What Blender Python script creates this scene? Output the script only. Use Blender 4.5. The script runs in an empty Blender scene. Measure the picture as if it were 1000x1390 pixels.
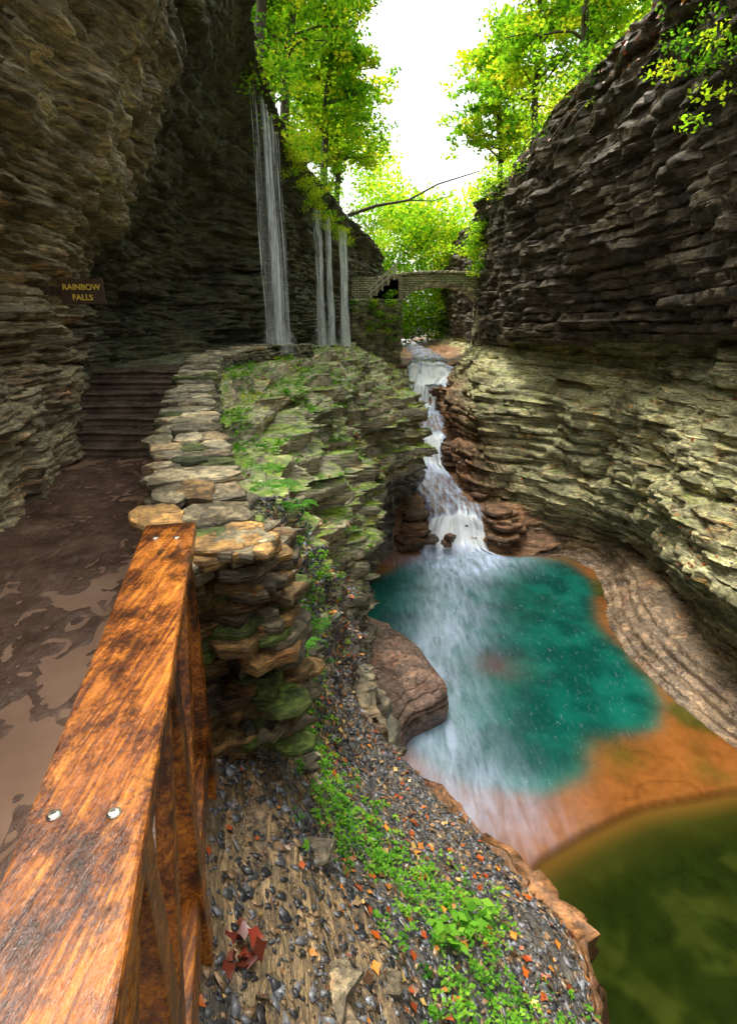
import bpy, math, random
import numpy as np
from mathutils import Vector
rng=np.random.default_rng(11); random.seed(5)
scene=bpy.context.scene
COL=scene.collection
V=np.array
# ---------------------------------------------------------------- noise
def h3(i,j,k):
    i=np.asarray(i).astype(np.int64);j=np.asarray(j).astype(np.int64);k=np.asarray(k).astype(np.int64)
    n=(i*374761393+j*668265263+k*1274126177)&0xffffffff
    n=((n^(n>>13))*1274126177)&0xffffffff
    n=((n^(n>>15))*2246822519)&0xffffffff
    n=n^(n>>16)
    return (n&0xffffff)/float(0xffffff)
def vn(x,y,z=0.0):
    x,y,z=np.broadcast_arrays(np.asarray(x,float),np.asarray(y,float),np.asarray(z,float))
    i=np.floor(x);j=np.floor(y);k=np.floor(z);a=x-i;b=y-j;c=z-k
    a=a*a*(3-2*a);b=b*b*(3-2*b);c=c*c*(3-2*c)
    def L(p,q,t):return p+(q-p)*t
    return L(L(L(h3(i,j,k),h3(i+1,j,k),a),L(h3(i,j+1,k),h3(i+1,j+1,k),a),b),
             L(L(h3(i,j,k+1),h3(i+1,j,k+1),a),L(h3(i,j+1,k+1),h3(i+1,j+1,k+1),a),b),c)
def fbm(x,y,z=0.0,o=4):
    s=0;a=.5;f=1
    for q in range(o):
        s=s+a*vn(x*f+q*7.1,y*f+q*3.3,z*f+q*5.7);a*=.5;f*=2.03
    return s/(1-.5**o)
def sst(a,b,x):
    t=np.clip((x-a)/(b-a),0,1);return t*t*(3-2*t)
# ---------------------------------------------------------------- mesh helpers
def mesh_obj(name,verts,faces,mat=None,vcol=None,fcol=None,vflt=None,smooth=False,parent=None):
    verts=np.asarray(verts,np.float32);me=bpy.data.meshes.new(name)
    if isinstance(faces,np.ndarray):
        n,k=faces.shape
        me.vertices.add(len(verts));me.vertices.foreach_set('co',verts.ravel())
        me.loops.add(n*k);me.loops.foreach_set('vertex_index',faces.astype(np.int32).ravel())
        me.polygons.add(n);me.polygons.foreach_set('loop_start',np.arange(0,n*k,k,dtype=np.int32))
        me.polygons.foreach_set('loop_total',np.full(n,k,np.int32))
        me.update(calc_edges=True)
    else:
        me.from_pydata([tuple(map(float,v)) for v in verts],[],faces);me.update()
    if smooth: me.polygons.foreach_set('use_smooth',np.ones(len(me.polygons),bool))
    def put(nm,dom,arr,typ):
        at=me.attributes.new(nm,typ,dom)
        if typ=='FLOAT': at.data.foreach_set('value',np.asarray(arr,np.float32).ravel())
        else:
            arr=np.asarray(arr,np.float32)
            if arr.shape[1]==3: arr=np.hstack([arr,np.ones((len(arr),1),np.float32)])
            at.data.foreach_set('color',arr.ravel())
    if vcol is not None: put('tint','POINT',vcol,'FLOAT_COLOR')
    if fcol is not None: put('tint','FACE',fcol,'FLOAT_COLOR')
    if vflt:
        for kx,a in vflt.items(): put(kx,'POINT',a,'FLOAT')
    if mat: me.materials.append(mat)
    ob=bpy.data.objects.new(name,me);COL.objects.link(ob)
    if parent: ob.parent=parent
    return ob
def empty(name):
    o=bpy.data.objects.new(name,None);COL.objects.link(o);return o
def gridfaces(R,C):
    r,c=np.meshgrid(np.arange(R-1),np.arange(C-1),indexing='ij');a=(r*C+c).ravel()
    return np.stack([a,a+1,a+1+C,a+C],1)
class Acc:
    def __init__(s): s.v=[];s.f=[];s.c=[];s.n=0
    def add(s,v,f,col=None):
        v=np.asarray(v,float);s.v.append(v)
        for q in f: s.f.append(tuple(int(i)+s.n for i in q)); s.c.append(col if col is not None else (1,1,1))
        s.n+=len(v)
    def obj(s,name,mat,smooth=False,parent=None):
        return mesh_obj(name,np.vstack(s.v),s.f,mat,fcol=V(s.c),smooth=smooth,parent=parent)
def boxv(c,sx,sy,sz,ax=None):
    ax=np.eye(3) if ax is None else ax
    P=[]
    for k in (-1,1):
        for i,j in ((-1,-1),(1,-1),(1,1),(-1,1)):
            P.append(V(c)+ax[0]*i*sx/2+ax[1]*j*sy/2+ax[2]*k*sz/2)
    return P,[(3,2,1,0),(4,5,6,7),(0,1,5,4),(1,2,6,5),(2,3,7,6),(3,0,4,7)]
def beam(acc,p,q,w,h,col=None,up=(0,0,1)):
    p=np.array(p,float);q=np.array(q,float)
    d=q-p;L=np.linalg.norm(d);d/=L;u=np.array(up,float);s=np.cross(d,u);s/=np.linalg.norm(s);u=np.cross(s,d)
    v,f=boxv((p+q)/2,w,L,h,[s,d,u]);acc.add(v,f,col)
def tube(acc,pts,rad,n=6,col=None):
    pts=np.array(pts,float);m=len(pts);vs=[];
    for i in range(m):
        d=pts[min(i+1,m-1)]-pts[max(i-1,0)];d/=np.linalg.norm(d)+1e-9
        a=np.cross(d,[0.3,0.2,1.0] if abs(d[2])<.9 else [1,0,0]);a/=np.linalg.norm(a)+1e-9;b=np.cross(d,a)
        for k in range(n):
            t=2*math.pi*k/n;vs.append(pts[i]+rad[i]*(a*math.cos(t)+b*math.sin(t)))
    f=[]
    for i in range(m-1):
        for k in range(n):
            f.append((i*n+k,i*n+(k+1)%n,(i+1)*n+(k+1)%n,(i+1)*n+k))
    acc.add(vs,f,col)
# ---------------------------------------------------------------- materials
def newmat(name):
    m=bpy.data.materials.new(name);m.use_nodes=True;nt=m.node_tree
    b=nt.nodes['Principled BSDF'];return m,nt,b
def N(nt,t,**k):
    n=nt.nodes.new(t)
    for a,v in k.items():
        if a.startswith('i_'):
            key=a[2:]; key=int(key) if key.isdigit() else key.replace('_',' ')
            n.inputs[key].default_value=v
        else: setattr(n,a,v)
    return n
def lk(nt,a,b): nt.links.new(a,b)
def ramp(nt,src,stops):
    r=nt.nodes.new('ShaderNodeValToRGB');e=r.color_ramp.elements
    while len(e)<len(stops): e.new(.5)
    for i,(p,c) in enumerate(stops): e[i].position=p;e[i].color=(*c,1) if len(c)==3 else c
    lk(nt,src,r.inputs[0]);return r.outputs[0]
def noise(nt,scale,vec=(1,1,1),detail=4,rough=.6,rot=(0,0,0),dist=0):
    tc=nt.nodes.new('ShaderNodeTexCoord');mp=nt.nodes.new('ShaderNodeMapping');mp.inputs['Scale'].default_value=vec;mp.inputs['Rotation'].default_value=rot
    lk(nt,tc.outputs['Object'],mp.inputs[0]);n=N(nt,'ShaderNodeTexNoise',i_Scale=scale,i_Detail=detail,i_Roughness=rough,i_Distortion=dist)
    lk(nt,mp.outputs[0],n.inputs['Vector']);return n.outputs['Fac']
def mul(nt,a,b,fac=1.0,mode='MULTIPLY'):
    m=nt.nodes.new('ShaderNodeMix');m.data_type='RGBA';m.blend_type=mode
    if isinstance(fac,(int,float)): m.inputs[0].default_value=fac
    else: lk(nt,fac,m.inputs[0])
    for s,i in ((a,6),(b,7)):
        if isinstance(s,tuple): m.inputs[i].default_value=(*s,1)
        else: lk(nt,s,m.inputs[i])
    return m.outputs[2]
def mathn(nt,op,a,b=None,clamp=False):
    m=nt.nodes.new('ShaderNodeMath');m.operation=op;m.use_clamp=clamp
    for i,s in enumerate((a,b)):
        if s is None: continue
        if isinstance(s,(int,float)): m.inputs[i].default_value=s
        else: lk(nt,s,m.inputs[i])
    return m.outputs[0]
def bump(nt,b,h,strength=.5,dist=.02,prev=None):
    n=N(nt,'ShaderNodeBump',i_Strength=strength,i_Distance=dist);lk(nt,h,n.inputs['Height'])
    if prev is not None: lk(nt,prev,n.inputs['Normal'])
    if b is not None: lk(nt,n.outputs[0],b.inputs['Normal'])
    return n.outputs[0]
def attr(nt,name):
    a=nt.nodes.new('ShaderNodeAttribute');a.attribute_name=name;return a
def mrange(nt,src,a,b,c,d):
    r=nt.nodes.new('ShaderNodeMapRange')
    for i,v in enumerate((a,b,c,d)): r.inputs[i+1].default_value=v
    lk(nt,src,r.inputs[0]);return r.outputs[0]
def rock_mat(name,sc=1.0,wet=.5,moss=True,mosscol=(.10,.15,.012),zs=11,spec=.35):
    m,nt,b=newmat(name)
    a=attr(nt,'tint')
    s1=noise(nt,1.8*sc,(.7,.7,zs),6,.7)
    s2=noise(nt,11*sc,(.7,.7,min(4,zs)),4,.75)
    big=noise(nt,.9*sc,(1,1,1.5),4,.6)
    c=ramp(nt,s1,[(.30,(.22,.2,.19)),(.43,(.85,.8,.72)),(.5,(.4,.38,.36)),(.57,(1.35,1.25,1.1)),(.64,(.55,.5,.46)),(.74,(1.5,1.4,1.2))])
    c=mul(nt,a.outputs['Color'],c)
    c=mul(nt,c,ramp(nt,s2,[(.34,(.35,.34,.33)),(.5,(1,1,1)),(.66,(1.5,1.45,1.35))]))
    c=mul(nt,c,ramp(nt,big,[(.34,(.5,.47,.38)),(.5,(1.1,1.1,1.1)),(.66,(1.5,1.45,1.32))]))
    rf=ramp(nt,noise(nt,1.3*sc,(1,1,2),4,.65,rot=(.3,.5,.2)),[(.54,(0,0,0)),(.66,(1,1,1))])
    c=mul(nt,c,mul(nt,c,(1.6,.85,.4)),mathn(nt,'MULTIPLY',rf,.5))
    if moss:
        g=nt.nodes.new('ShaderNodeNewGeometry');sx=nt.nodes.new('ShaderNodeSeparateXYZ');lk(nt,g.outputs['Normal'],sx.inputs[0])
        mn=noise(nt,2.4*sc,(1,1,1),6,.75)
        f=mathn(nt,'ADD',mathn(nt,'MULTIPLY',sx.outputs[2],.35),mn)
        f=mathn(nt,'ADD',f,mathn(nt,'SUBTRACT',attr(nt,'moss').outputs['Fac'],1.0))
        f=ramp(nt,f,[(.25,(0,0,0)),(.45,(1,1,1))])
        mc=ramp(nt,s2,[(.3,(mosscol[0]*.35,mosscol[1]*.4,mosscol[2]*.5)),(.5,mosscol),(.68,(mosscol[0]*2,mosscol[1]*1.8,mosscol[2]))])
        c=mul(nt,c,mc,f,'MIX')
    lk(nt,c,b.inputs['Base Color']);b.inputs['Specular IOR Level'].default_value=spec
    lk(nt,mrange(nt,big,.35,.65,.80-wet*.7,.80-wet*.35),b.inputs['Roughness'])
    n1=bump(nt,None,s1,.9,.06)
    bump(nt,b,noise(nt,26*sc,(1,1,2.5),5,.75),.7,.02,n1)
    return m
M_left=rock_mat('shale_rock_left',1,.65,mosscol=(.10,.15,.02),spec=.3)
M_right=rock_mat('shale_rock_right',1,.6,mosscol=(.13,.19,.02),spec=.26)
M_mid=rock_mat('shale_rock_mossy',1.1,.95,mosscol=(.19,.31,.015),spec=.6)
M_stone=rock_mat('wall_stone',2.4,.95,spec=.5)
M_shelf=rock_mat('waterworn_rock',1.6,1.0,zs=2.5,spec=.6)
def leafmat(name,trans=.5):
    m,nt,b=newmat(name);a=attr(nt,'tint');nt.nodes.remove(b)
    d=nt.nodes.new('ShaderNodeBsdfDiffuse');lk(nt,a.outputs['Color'],d.inputs[0])
    t=nt.nodes.new('ShaderNodeBsdfTranslucent');x=nt.nodes.new('ShaderNodeMixShader');x.inputs[0].default_value=trans
    lk(nt,mul(nt,a.outputs['Color'],(1.4,1.5,.7)),t.inputs[0]);lk(nt,d.outputs[0],x.inputs[1]);lk(nt,t.outputs[0],x.inputs[2])
    lk(nt,x.outputs[0],nt.nodes['Material Output'].inputs[0]);return m
M_leaf=leafmat('foliage')
M_litter,nt,b=newmat('leaf_litter');lk(nt,attr(nt,'tint').outputs['Color'],b.inputs['Base Color']);b.inputs['Roughness'].default_value=.3
def barkmat():
    m,nt,b=newmat('bark');lk(nt,ramp(nt,noise(nt,6,(4,4,.8)),[(.3,(.03,.02,.014)),(.7,(.14,.10,.07))]),b.inputs['Base Color'])
    b.inputs['Roughness'].default_value=.8;return m
M_bark=barkmat()
def woodmat(name,rot):
    m,nt,b=newmat(name)
    g=noise(nt,6,(11,.6,11),6,.75,rot=rot,dist=1.0)
    c=ramp(nt,g,[(.28,(.025,.008,.002)),(.42,(.19,.048,.005)),(.54,(.44,.135,.010)),(.70,(.74,.31,.035))])
    st=noise(nt,3.6,(2.0,1.3,2),8,.82,rot=rot)
    c=mul(nt,c,ramp(nt,st,[(.36,(.06,.05,.035)),(.455,(.28,.22,.17)),(.53,(.85,.80,.72)),(.66,(1.3,1.3,1.2))]))
    lk(nt,c,b.inputs['Base Color'])
    lk(nt,mrange(nt,st,.35,.65,.08,.36),b.inputs['Roughness'])
    n1=bump(nt,None,g,.35,.01);bump(nt,b,noise(nt,60,(3,.6,3),4,.7,rot=rot),.6,.004,n1);return m
M_wood=woodmat('varnished_wood',(0,0,-.235))
M_wood_v=woodmat('varnished_wood_post',(math.pi/2,0,0))
def simple(name,c,r=.5,metal=0):
    m,nt,b=newmat(name);b.inputs['Roughness'].default_value=r;b.inputs['Metallic'].default_value=metal
    n=noise(nt,20);lk(nt,mul(nt,c,ramp(nt,n,[(.3,(.6,.6,.6)),(.7,(1.2,1.2,1.2))])),b.inputs['Base Color']);return m
# ---------------------------------------------------------------- loft
def cr(P,ns):
    n=len(P);out=[]
    for i in range(n-1):
        p0=P[max(i-1,0)];p1=P[i];p2=P[i+1];p3=P[min(i+2,n-1)]
        m=ns[i]
        for t in np.arange(m)/m:
            c=.5*((2*p1)+(-p0+p2)*t+(2*p0-5*p1+4*p2-p3)*t*t+(-p0+3*p1-3*p2+p3)*t**3)
            out.append(.65*c+.35*(p1+(p2-p1)*t))
    out.append(P[-1]);return np.array(out)
def params(ns): 
    return np.concatenate([i+np.arange(m)/m for i,m in enumerate(ns)]+[[len(ns)]])
def seg(P,res,lo=2,hi=90):
    ns=[]
    for i in range(len(P)-1):
        L=np.linalg.norm(P[i+1]-P[i],axis=1);d=np.linalg.norm((P[i+1]+P[i])/2,axis=1)
        ns.append(int(np.clip(np.max(L/(res*np.maximum(d,1.2))),lo,hi)))
    return ns
def loft(cols,resR,resC,sign,amp,t,blk,seed,terr=0.0,terrt=.2,hiR=70,hiC=110,ampfn=None):
    G=np.array(cols,float).transpose(1,0,2)
    nr=seg(G,resR,2,hiR);nc=seg(G.transpose(1,0,2),resC,2,hiC)
    A=cr(G,nr);A=cr(A.transpose(1,0,2),nc).transpose(1,0,2)
    rp=params(nr)[:,None]*np.ones((1,A.shape[1]));cp=params(nc)[None,:]*np.ones((A.shape[0],1))
    dC=np.gradient(A,axis=1);dR=np.gradient(A,axis=0)
    n=np.cross(dC,dR)*sign;n/=np.linalg.norm(n,axis=2,keepdims=True)+1e-9
    x,y,z=A[...,0],A[...,1],A[...,2]
    zz=z+.25*(vn(x*.22,y*.22,seed)-.5)+.06*(vn(x*1.3,y*1.3,seed+5)-.5)+y*.01
    zz=zz+.30*vn(zz*1.6,seed*1.0+0*z,x*.05+y*.05)+.05*vn(zz*8,seed*2.0+0*z,x*.2)
    s=y+.45*x
    lvar=.45+1.1*vn(x*.5,y*.5,z*1.1+seed)
    out=0
    for q,(tt,a,bl) in enumerate([(t*7,1.1,blk*4.5),(t*2.5,.75,blk*2),(t,.55*lvar,blk),(t*.45,.28*lvar,blk*.7)]):
        qz=zz/tt+.6*(vn(x*.5,y*.5,seed+q*3)-.5);L=np.floor(qz);f=qz-L
        sm=vn(x*.9/bl+L*3.7,y*.9/bl,L*.73+seed)
        wob=.6*(vn(x*3/bl,y*3/bl,L*1.3)-.5)
        bk=h3(np.floor(s/bl+h3(L,L*0+q,L*0+seed)*9+wob),L,L*0+seed+q)
        e=1-np.abs(2*f-1)**9
        tt_=1.25*(f-.5)*(h3(L,L*0+7,L*0+seed)-.5)
        out=out+a*(.5*(sm-.5)+.6*(bk-.5)+.22*(e-1)+tt_*.4)
    out=out*amp
    out=out+(fbm(x*1.1,y*1.1,z*1.1+seed)-.5)*amp*1.8
    af=ampfn(rp,cp,A) if ampfn is not None else np.ones(x.shape)
    out=out*af
    hn=n.copy();hn[...,2]*=.15;hl=np.linalg.norm(hn,axis=2,keepdims=True)
    w=np.clip(hl,0,1)**1.2
    A=A+hn/(hl+1e-6)*w*out[...,None]
    A=A+n*((fbm(x*6,y*6,z*12+seed,3)-.5)*amp*.30*np.clip(af,0,1))[...,None]
    if terr>0:
        z2=A[...,2];q=(z2+.12*(vn(x*.5,y*.5,seed)-.5))/terrt;L=np.floor(q);f=q-L
        A[...,2]=z2+(sst(.6,1,f)-f)*terrt*terr*np.clip(af,0,1)
    dC=np.gradient(A,axis=1);dR=np.gradient(A,axis=0)
    n=np.cross(dC,dR)*sign;n/=np.linalg.norm(n,axis=2,keepdims=True)+1e-9
    return A,n,rp,cp
def put_loft(name,A,mat,tint,moss):
    R,C=A.shape[:2]
    return mesh_obj(name,A.reshape(-1,3),gridfaces(R,C),mat,vcol=tint.reshape(-1,3),vflt={'moss':moss.ravel()})
def lerp(a,b,t): t=np.asarray(t)[...,None];return V(a)*(1-t)+V(b)*t
# ---- left cliff : columns near->far, rows bottom->top
def hillrows(c,near):
    x,y,z=c[-1]
    if near: return c+[(x-.9,y,z+.15),(x-4,y,z+.4),(x-25,y,z+2)]
    return c+[(x-.9,y+.2,z+.55),(x-5,y+1,z+3.2),(x-28,y+4,z+13)]
L=[
 hillrows([(-2.3,-4,-1.75),(-2.3,-4,-.6),(-2.2,-4,.2),(-2.0,-4,1.1),(-1.9,-4,1.8),(-1.8,-4,2.3)],1),
 hillrows([(-2.15,1.5,-1.75),(-2.1,1.5,-.6),(-2.1,1.5,.2),(-1.95,1.5,1.1),(-1.8,1.5,1.8),(-1.6,1.5,2.3)],1),
 hillrows([(-2.85,3.9,-1.75),(-2.8,4,-.6),(-2.75,4,.2),(-2.45,4,1.1),(-2.15,4,1.9),(-1.75,3.9,2.4)],1),
 hillrows([(-3.79,6.8,-1.85),(-3.43,6.8,-.53),(-3.44,6.6,.28),(-2.80,6.4,1.12),(-2.14,6.0,2.0),(-1.66,5.5,2.57)],1),
 hillrows([(-4.21,8.3,-1.73),(-4.23,9,-.58),(-4.37,9.5,.41),(-3.49,9.5,1.67),(-2.61,9,3.01),(-1.95,8,3.74)],0),
 hillrows([(-3.89,11.5,-1.3),(-3.99,12,-.48),(-4.20,13,.56),(-3.55,12.5,2.19),(-2.45,11,3.68),(-1.71,9.4,4.2)],0),
 hillrows([(-2.77,14,-.9),(-2.84,14.5,-.06),(-2.86,15,.99),(-2.66,14.5,2.55),(-2.17,12.8,3.91),(-1.83,11.2,4.1)],0),
 hillrows([(-2.17,17,-.9),(-2.21,17.5,-.07),(-2.22,18,1.19),(-2.07,17,2.62),(-1.93,15.8,3.59),(-1.78,14.8,3.95)],0),
 hillrows([(-1.61,21,-.95),(-1.63,21.5,-.08),(-1.64,22,.95),(-1.56,21.5,2.38),(-1.5,21,3.46),(-1.41,20,4.03)],0),
 hillrows([(-.64,25,-1.0),(-.64,25.5,-.1),(-.65,26,.82),(-.64,26,2.01),(-.63,26,3.17),(-.66,25,3.86)],0),
 hillrows([(1.0,34,-2),(1.0,34,-.13),(1.0,34,.67),(.9,34,1.86),(.8,34,2.8),(.6,34,3.6)],0),
 hillrows([(-1.0,50,-2),(-1.0,50,-.13),(-1.0,50,.67),(-1.2,50,1.86),(-1.4,50,3.4),(-2,50,4.5)],0)]
def ampL(rp,cp,A): return np.where(rp>5.6,.4,1.0)*np.clip(.55+A[...,1]*.05,.55,1.0)
A,n,rp,cp=loft(L,.004,.0055,1,.34,.11,.42,3,hiR=70,hiC=140,ampfn=ampL)
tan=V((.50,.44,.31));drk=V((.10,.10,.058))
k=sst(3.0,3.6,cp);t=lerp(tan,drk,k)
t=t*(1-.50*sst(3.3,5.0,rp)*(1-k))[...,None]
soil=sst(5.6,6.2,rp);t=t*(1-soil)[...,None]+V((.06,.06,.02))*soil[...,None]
moss=.17+.33*k*sst(1.2,4,rp)+.5*soil
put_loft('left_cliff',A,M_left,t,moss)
# ---- central cliff below the parapet : columns near->far, rows top->bottom
D=[
 [(.75,-4,-1.66),(.95,-4,-1.8),(1.1,-4,-2.3),(1.3,-4,-2.8),(1.5,-4,-3.2),(1.6,-3.9,-4.6),(1.7,-3.8,-6.6)],
 [(-.14,-.5,-1.66),(.1,-.5,-1.85),(.40,-.4,-2.3),(.85,-.3,-2.8),(1.3,-.2,-3.2),(1.4,0,-4.8),(1.45,.1,-6.6)],
 [(-.54,1.07,-1.66),(-.23,1.19,-1.9),(.14,1.44,-2.3),(.69,1.76,-2.8),(1.14,2.0,-3.2),(1.2,2.2,-4.8),(1.25,2.4,-6.6)],
 [(-.66,1.52,-1.66),(-.35,1.68,-1.9),(-.07,2.0,-2.4),(.41,2.28,-2.85),(.963,2.37,-3.2),(1.0,2.6,-4.8),(1.05,2.8,-6.6)],
 [(-.757,2.06,-1.6),(-.54,2.39,-1.9),(-.36,2.75,-2.4),(-.05,3.03,-2.9),(.526,3.07,-3.2),(.6,3.3,-4.8),(.65,3.5,-6.6)],
 [(-.70,2.6,-1.4),(-.46,2.9,-1.75),(-.36,3.3,-2.2),(-.25,3.6,-2.7),(0,3.84,-3.2),(.05,4.1,-4.8),(.1,4.4,-6.6)],
 [(-.85,3.3,-1.10),(-.52,3.8,-1.50),(-.38,4.2,-2.0),(-.27,4.8,-2.65),(-.13,5.2,-3.36),(-.12,5.8,-4.9),(-.11,6.4,-6.6)],
 [(-1.20,4.5,-.94),(-.85,5.2,-1.25),(-.58,6.0,-1.9),(-.38,7.0,-3.0),(-.25,8.0,-4.3),(-.2,8.6,-5.4),(-.17,9.0,-6.6)],
 [(-1.82,6.5,-.70),(-1.20,7.5,-1.02),(-.62,9.0,-1.95),(-.18,10.5,-3.3),(-.30,11,-4.71),(-.2,11.3,-5.5),(-.14,11.6,-6.6)],
 [(-2.32,9,-.60),(-1.30,10.5,-.9),(-.20,12.5,-1.95),(.50,13.5,-3.5),(-.18,13.,-4.57),(-.12,12.8,-5.5),(-.09,12.6,-6.6)],
 [(-1.92,12.5,-.55),(-.90,14,-.88),(.78,15.5,-1.95),(1.28,16,-3.34),(.76,15.5,-4.99),(.6,14.3,-5.6),(.58,13.2,-6.6)],
 [(-1.3,17,-.64),(-.24,18.5,-.97),(1.12,19,-2.2),(1.45,19.5,-3.54),(1.5,17.5,-5.2),(1.35,15.5,-5.8),(1.2,13.9,-6.6)],
 [(-.61,24,-.82),(.15,24,-1.26),(1.25,23,-2.07),(1.54,22.5,-2.89),(1.5,20.5,-4.17),(1.5,18.5,-5.2),(1.5,16.5,-6.0)],
 [(.76,30,-.91),(1.34,30,-1.21),(1.73,30,-1.57),(1.79,29,-1.88),(1.88,29,-2.24),(1.9,28,-3),(1.9,27,-4)]]
def ampD(rp,cp,A): 
    near=1-sst(4.6,6.2,cp);slope=near*(1-sst(3.7,4.2,rp))
    return (1-.85*slope)*(1+.6*sst(5.5,7,cp)*(1-sst(3,4,rp)))
A,n,rp,cp=loft(D,.0045,.0055,-1,.48,.10,.46,21,terr=.9,terrt=.24,hiR=70,hiC=100,ampfn=ampD)
DA,DN,Drp,Dcp=A,n,rp,cp
near=1-sst(4.4,6.0,cp);slope=near*(1-sst(3.8,4.2,rp))
t=lerp(V((.54,.51,.38)),V((.11,.105,.10)),slope)
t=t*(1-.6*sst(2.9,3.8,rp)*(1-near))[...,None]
fd=fbm(A[...,0]*2.2,A[...,1]*2.2,3);br=slope*sst(.52,.6,fd)*(1-sst(1.4,2.4,rp))
t=t*(1-br)[...,None]+V((.30,.22,.13))*br[...,None]
rim=near*sst(3.7,4.0,rp);t=t*(1-rim)[...,None]+V((.24,.12,.055))*rim[...,None]
moss=.55-.44*slope-.25*sst(3.,4.,rp)
put_loft('rocky_ledge',A,M_mid,t,moss)
# ---- right cliff : columns far->near, rows bottom->top
E=[
 [(3.3,50,-2.5),(3.6,50,-2.0),(4.14,50,-1.5),(4.66,50,-1.2),(5.4,50,-.95),(5.3,50,0),(5.3,50,1.1),(5.4,50,3),(5.6,50,4.5)],
 [(3.5,30,-2.5),(3.79,30,-1.9),(4.14,29,-1.54),(4.66,29,-1.19),(5.0,28,-.95),(4.9,27,-.7),(4.9,27,1.12),(4.9,27,2.94),(5.0,27,4.7)],
 [(2.75,20,-3.4),(3.0,20.5,-2.63),(3.5,21.5,-2.07),(3.97,22,-1.43),(4.85,23.5,-.9),(4.74,24,-.66),(4.62,24,1.04),(4.57,24,2.66),(4.52,24,4.66)],
 [(2.98,16.5,-5.1),(3.24,17,-4.02),(3.42,17,-3.08),(3.88,18,-1.85),(5.1,20,-.75),(4.6,19,-.52),(4.45,19,1.26),(4.44,19.5,2.8),(4.54,20,4.44)],
 [(3.16,14.8,-6.0),(3.82,15,-5.28),(4.64,15.2,-4.45),(4.89,16,-2.48),(5.6,17.5,-.7),(4.89,16,-.42),(4.69,16,1.42),(4.51,16,3.14),(4.56,16.5,5.05)],
 [(4.95,14.1,-6.2),(5.6,14.2,-5.24),(5.70,13.3,-4.05),(5.79,14,-2.35),(6.1,15,-.62),(5.35,14,-.36),(4.91,13.5,1.5),(4.69,13.5,3.2),(4.79,14,5.07)],
 [(6.15,12.4,-6.3),(6.45,12.5,-5.33),(5.68,10.8,-3.65),(6.11,12,-2.18),(6.45,13,-.52),(5.65,12,-.28),(5.14,11.5,1.4),(4.85,11.5,3.18),(4.7,11.5,4.88)],
 [(5.8,10.4,-6.3),(6.3,10.4,-5.09),(5.12,8.8,-3.35),(5.83,9.8,-2.04),(6.5,11,-.42),(5.6,10,-.2),(5.03,9.5,1.26),(4.68,9.5,3.09),(4.48,9.5,4.67)],
 [(5.7,8.4,-6.3),(6.1,8.3,-4.92),(4.95,7.6,-3.42),(5.79,8.5,-2.01),(6.4,9.5,-.35),(5.46,8.6,-.14),(4.89,8.2,1.27),(4.51,8.2,3.04),(4.3,8.2,4.51)],
 [(5.8,6.7,-6.3),(6.05,6.9,-5.0),(5.05,6.5,-3.65),(5.5,7.0,-1.85),(6.1,8,-.28),(5.3,7.2,-.08),(4.85,7,1.08),(4.5,7,2.97),(4.3,6.5,4.15)],
 [(6.19,5.5,-6.3),(6.05,5.5,-4.8),(5.59,5.5,-3.26),(5.66,6,-1.76),(6.2,7,-.2),(5.4,6,-.02),(5,6,1.08),(4.7,6,2.9),(4.6,5.5,4.0)],
 [(6.6,1,-6.3),(6.3,1,-4.8),(6.0,1,-3.26),(6.0,1,-1.76),(6.5,1,-.2),(5.8,1,0),(5.4,1,1.08),(5.1,1,2.9),(5.0,1,4.0)],
 [(6.6,-5,-6.3),(6.3,-5,-4.8),(6.0,-5,-3.26),(6.0,-5,-1.76),(6.5,-5,-.2),(5.8,-5,0),(5.4,-5,1.08),(5.1,-5,2.9),(5.0,-5,4.0)]]
for c in E:
    x,y,z=c[-1];c+= [(x+.8,y,z+.35),(x+5,y+.3,z+2.6),(x+28,y+1,z+12)]
def ampE(rp,cp,A): return np.where(rp>8.3,.4,1.0)*(1+.45*sst(1,3,rp)*(1-sst(3.6,4.4,rp)))
A,n,rp,cp=loft(E,.004,.0052,1,.36,.12,.6,44,terr=.6,terrt=.22,hiR=70,hiC=95,ampfn=ampE)
EA,EN,Erp,Ecp=A,n,rp,cp
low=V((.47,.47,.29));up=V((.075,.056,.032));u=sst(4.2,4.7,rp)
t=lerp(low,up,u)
b0=1-sst(.5,1.7,rp);t=t*(1-.75*b0)[...,None]+V((.15,.065,.028))*(.75*b0)[...,None]
rr=(1-sst(3.0,4.6,cp))*(1-sst(1.0,3.2,rp));t=t*(1-.6*rr)[...,None]+V((.26,.11,.05))*(.6*rr)[...,None]
soil=sst(8.6,9.3,rp);t=t*(1-soil)[...,None]+V((.09,.05,.025))*soil[...,None]
moss=.32*(1-u)+u*(.18+.14*sst(5,8,rp))+.25*soil
moss=moss+.14*sst(1.5,2.5,rp)*(1-u)
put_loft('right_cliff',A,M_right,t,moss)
# ---------------------------------------------------------------- ground, path, steps, ledge
def groundmat(name,c1,c2,r0,r1,sc=3,bs=.5):
    m,nt,b=newmat(name);nz=noise(nt,sc,detail=6,rough=.7);lk(nt,ramp(nt,nz,[(.3,c1),(.7,c2)]),b.inputs['Base Color'])
    lk(nt,mrange(nt,noise(nt,1.6),.35,.65,r0,r1),b.inputs['Roughness'])
    n1=bump(nt,None,noise(nt,sc*4,detail=5,rough=.7),bs,.03);bump(nt,b,noise(nt,70,detail=3,rough=.7),bs*.6,.006,n1);return m
M_path=groundmat('wet_path',(.070,.038,.026),(.26,.155,.11),.08,.34,3.2,.7)
M_ground=groundmat('soil',(.03,.03,.015),(.08,.07,.03),.8,.9,.5)
mesh_obj('ground',[(-150,-60,-7.5),(150,-60,-7.5),(150,240,-7.5),(-150,240,-7.5)],[(0,1,2,3)],M_ground)
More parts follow.
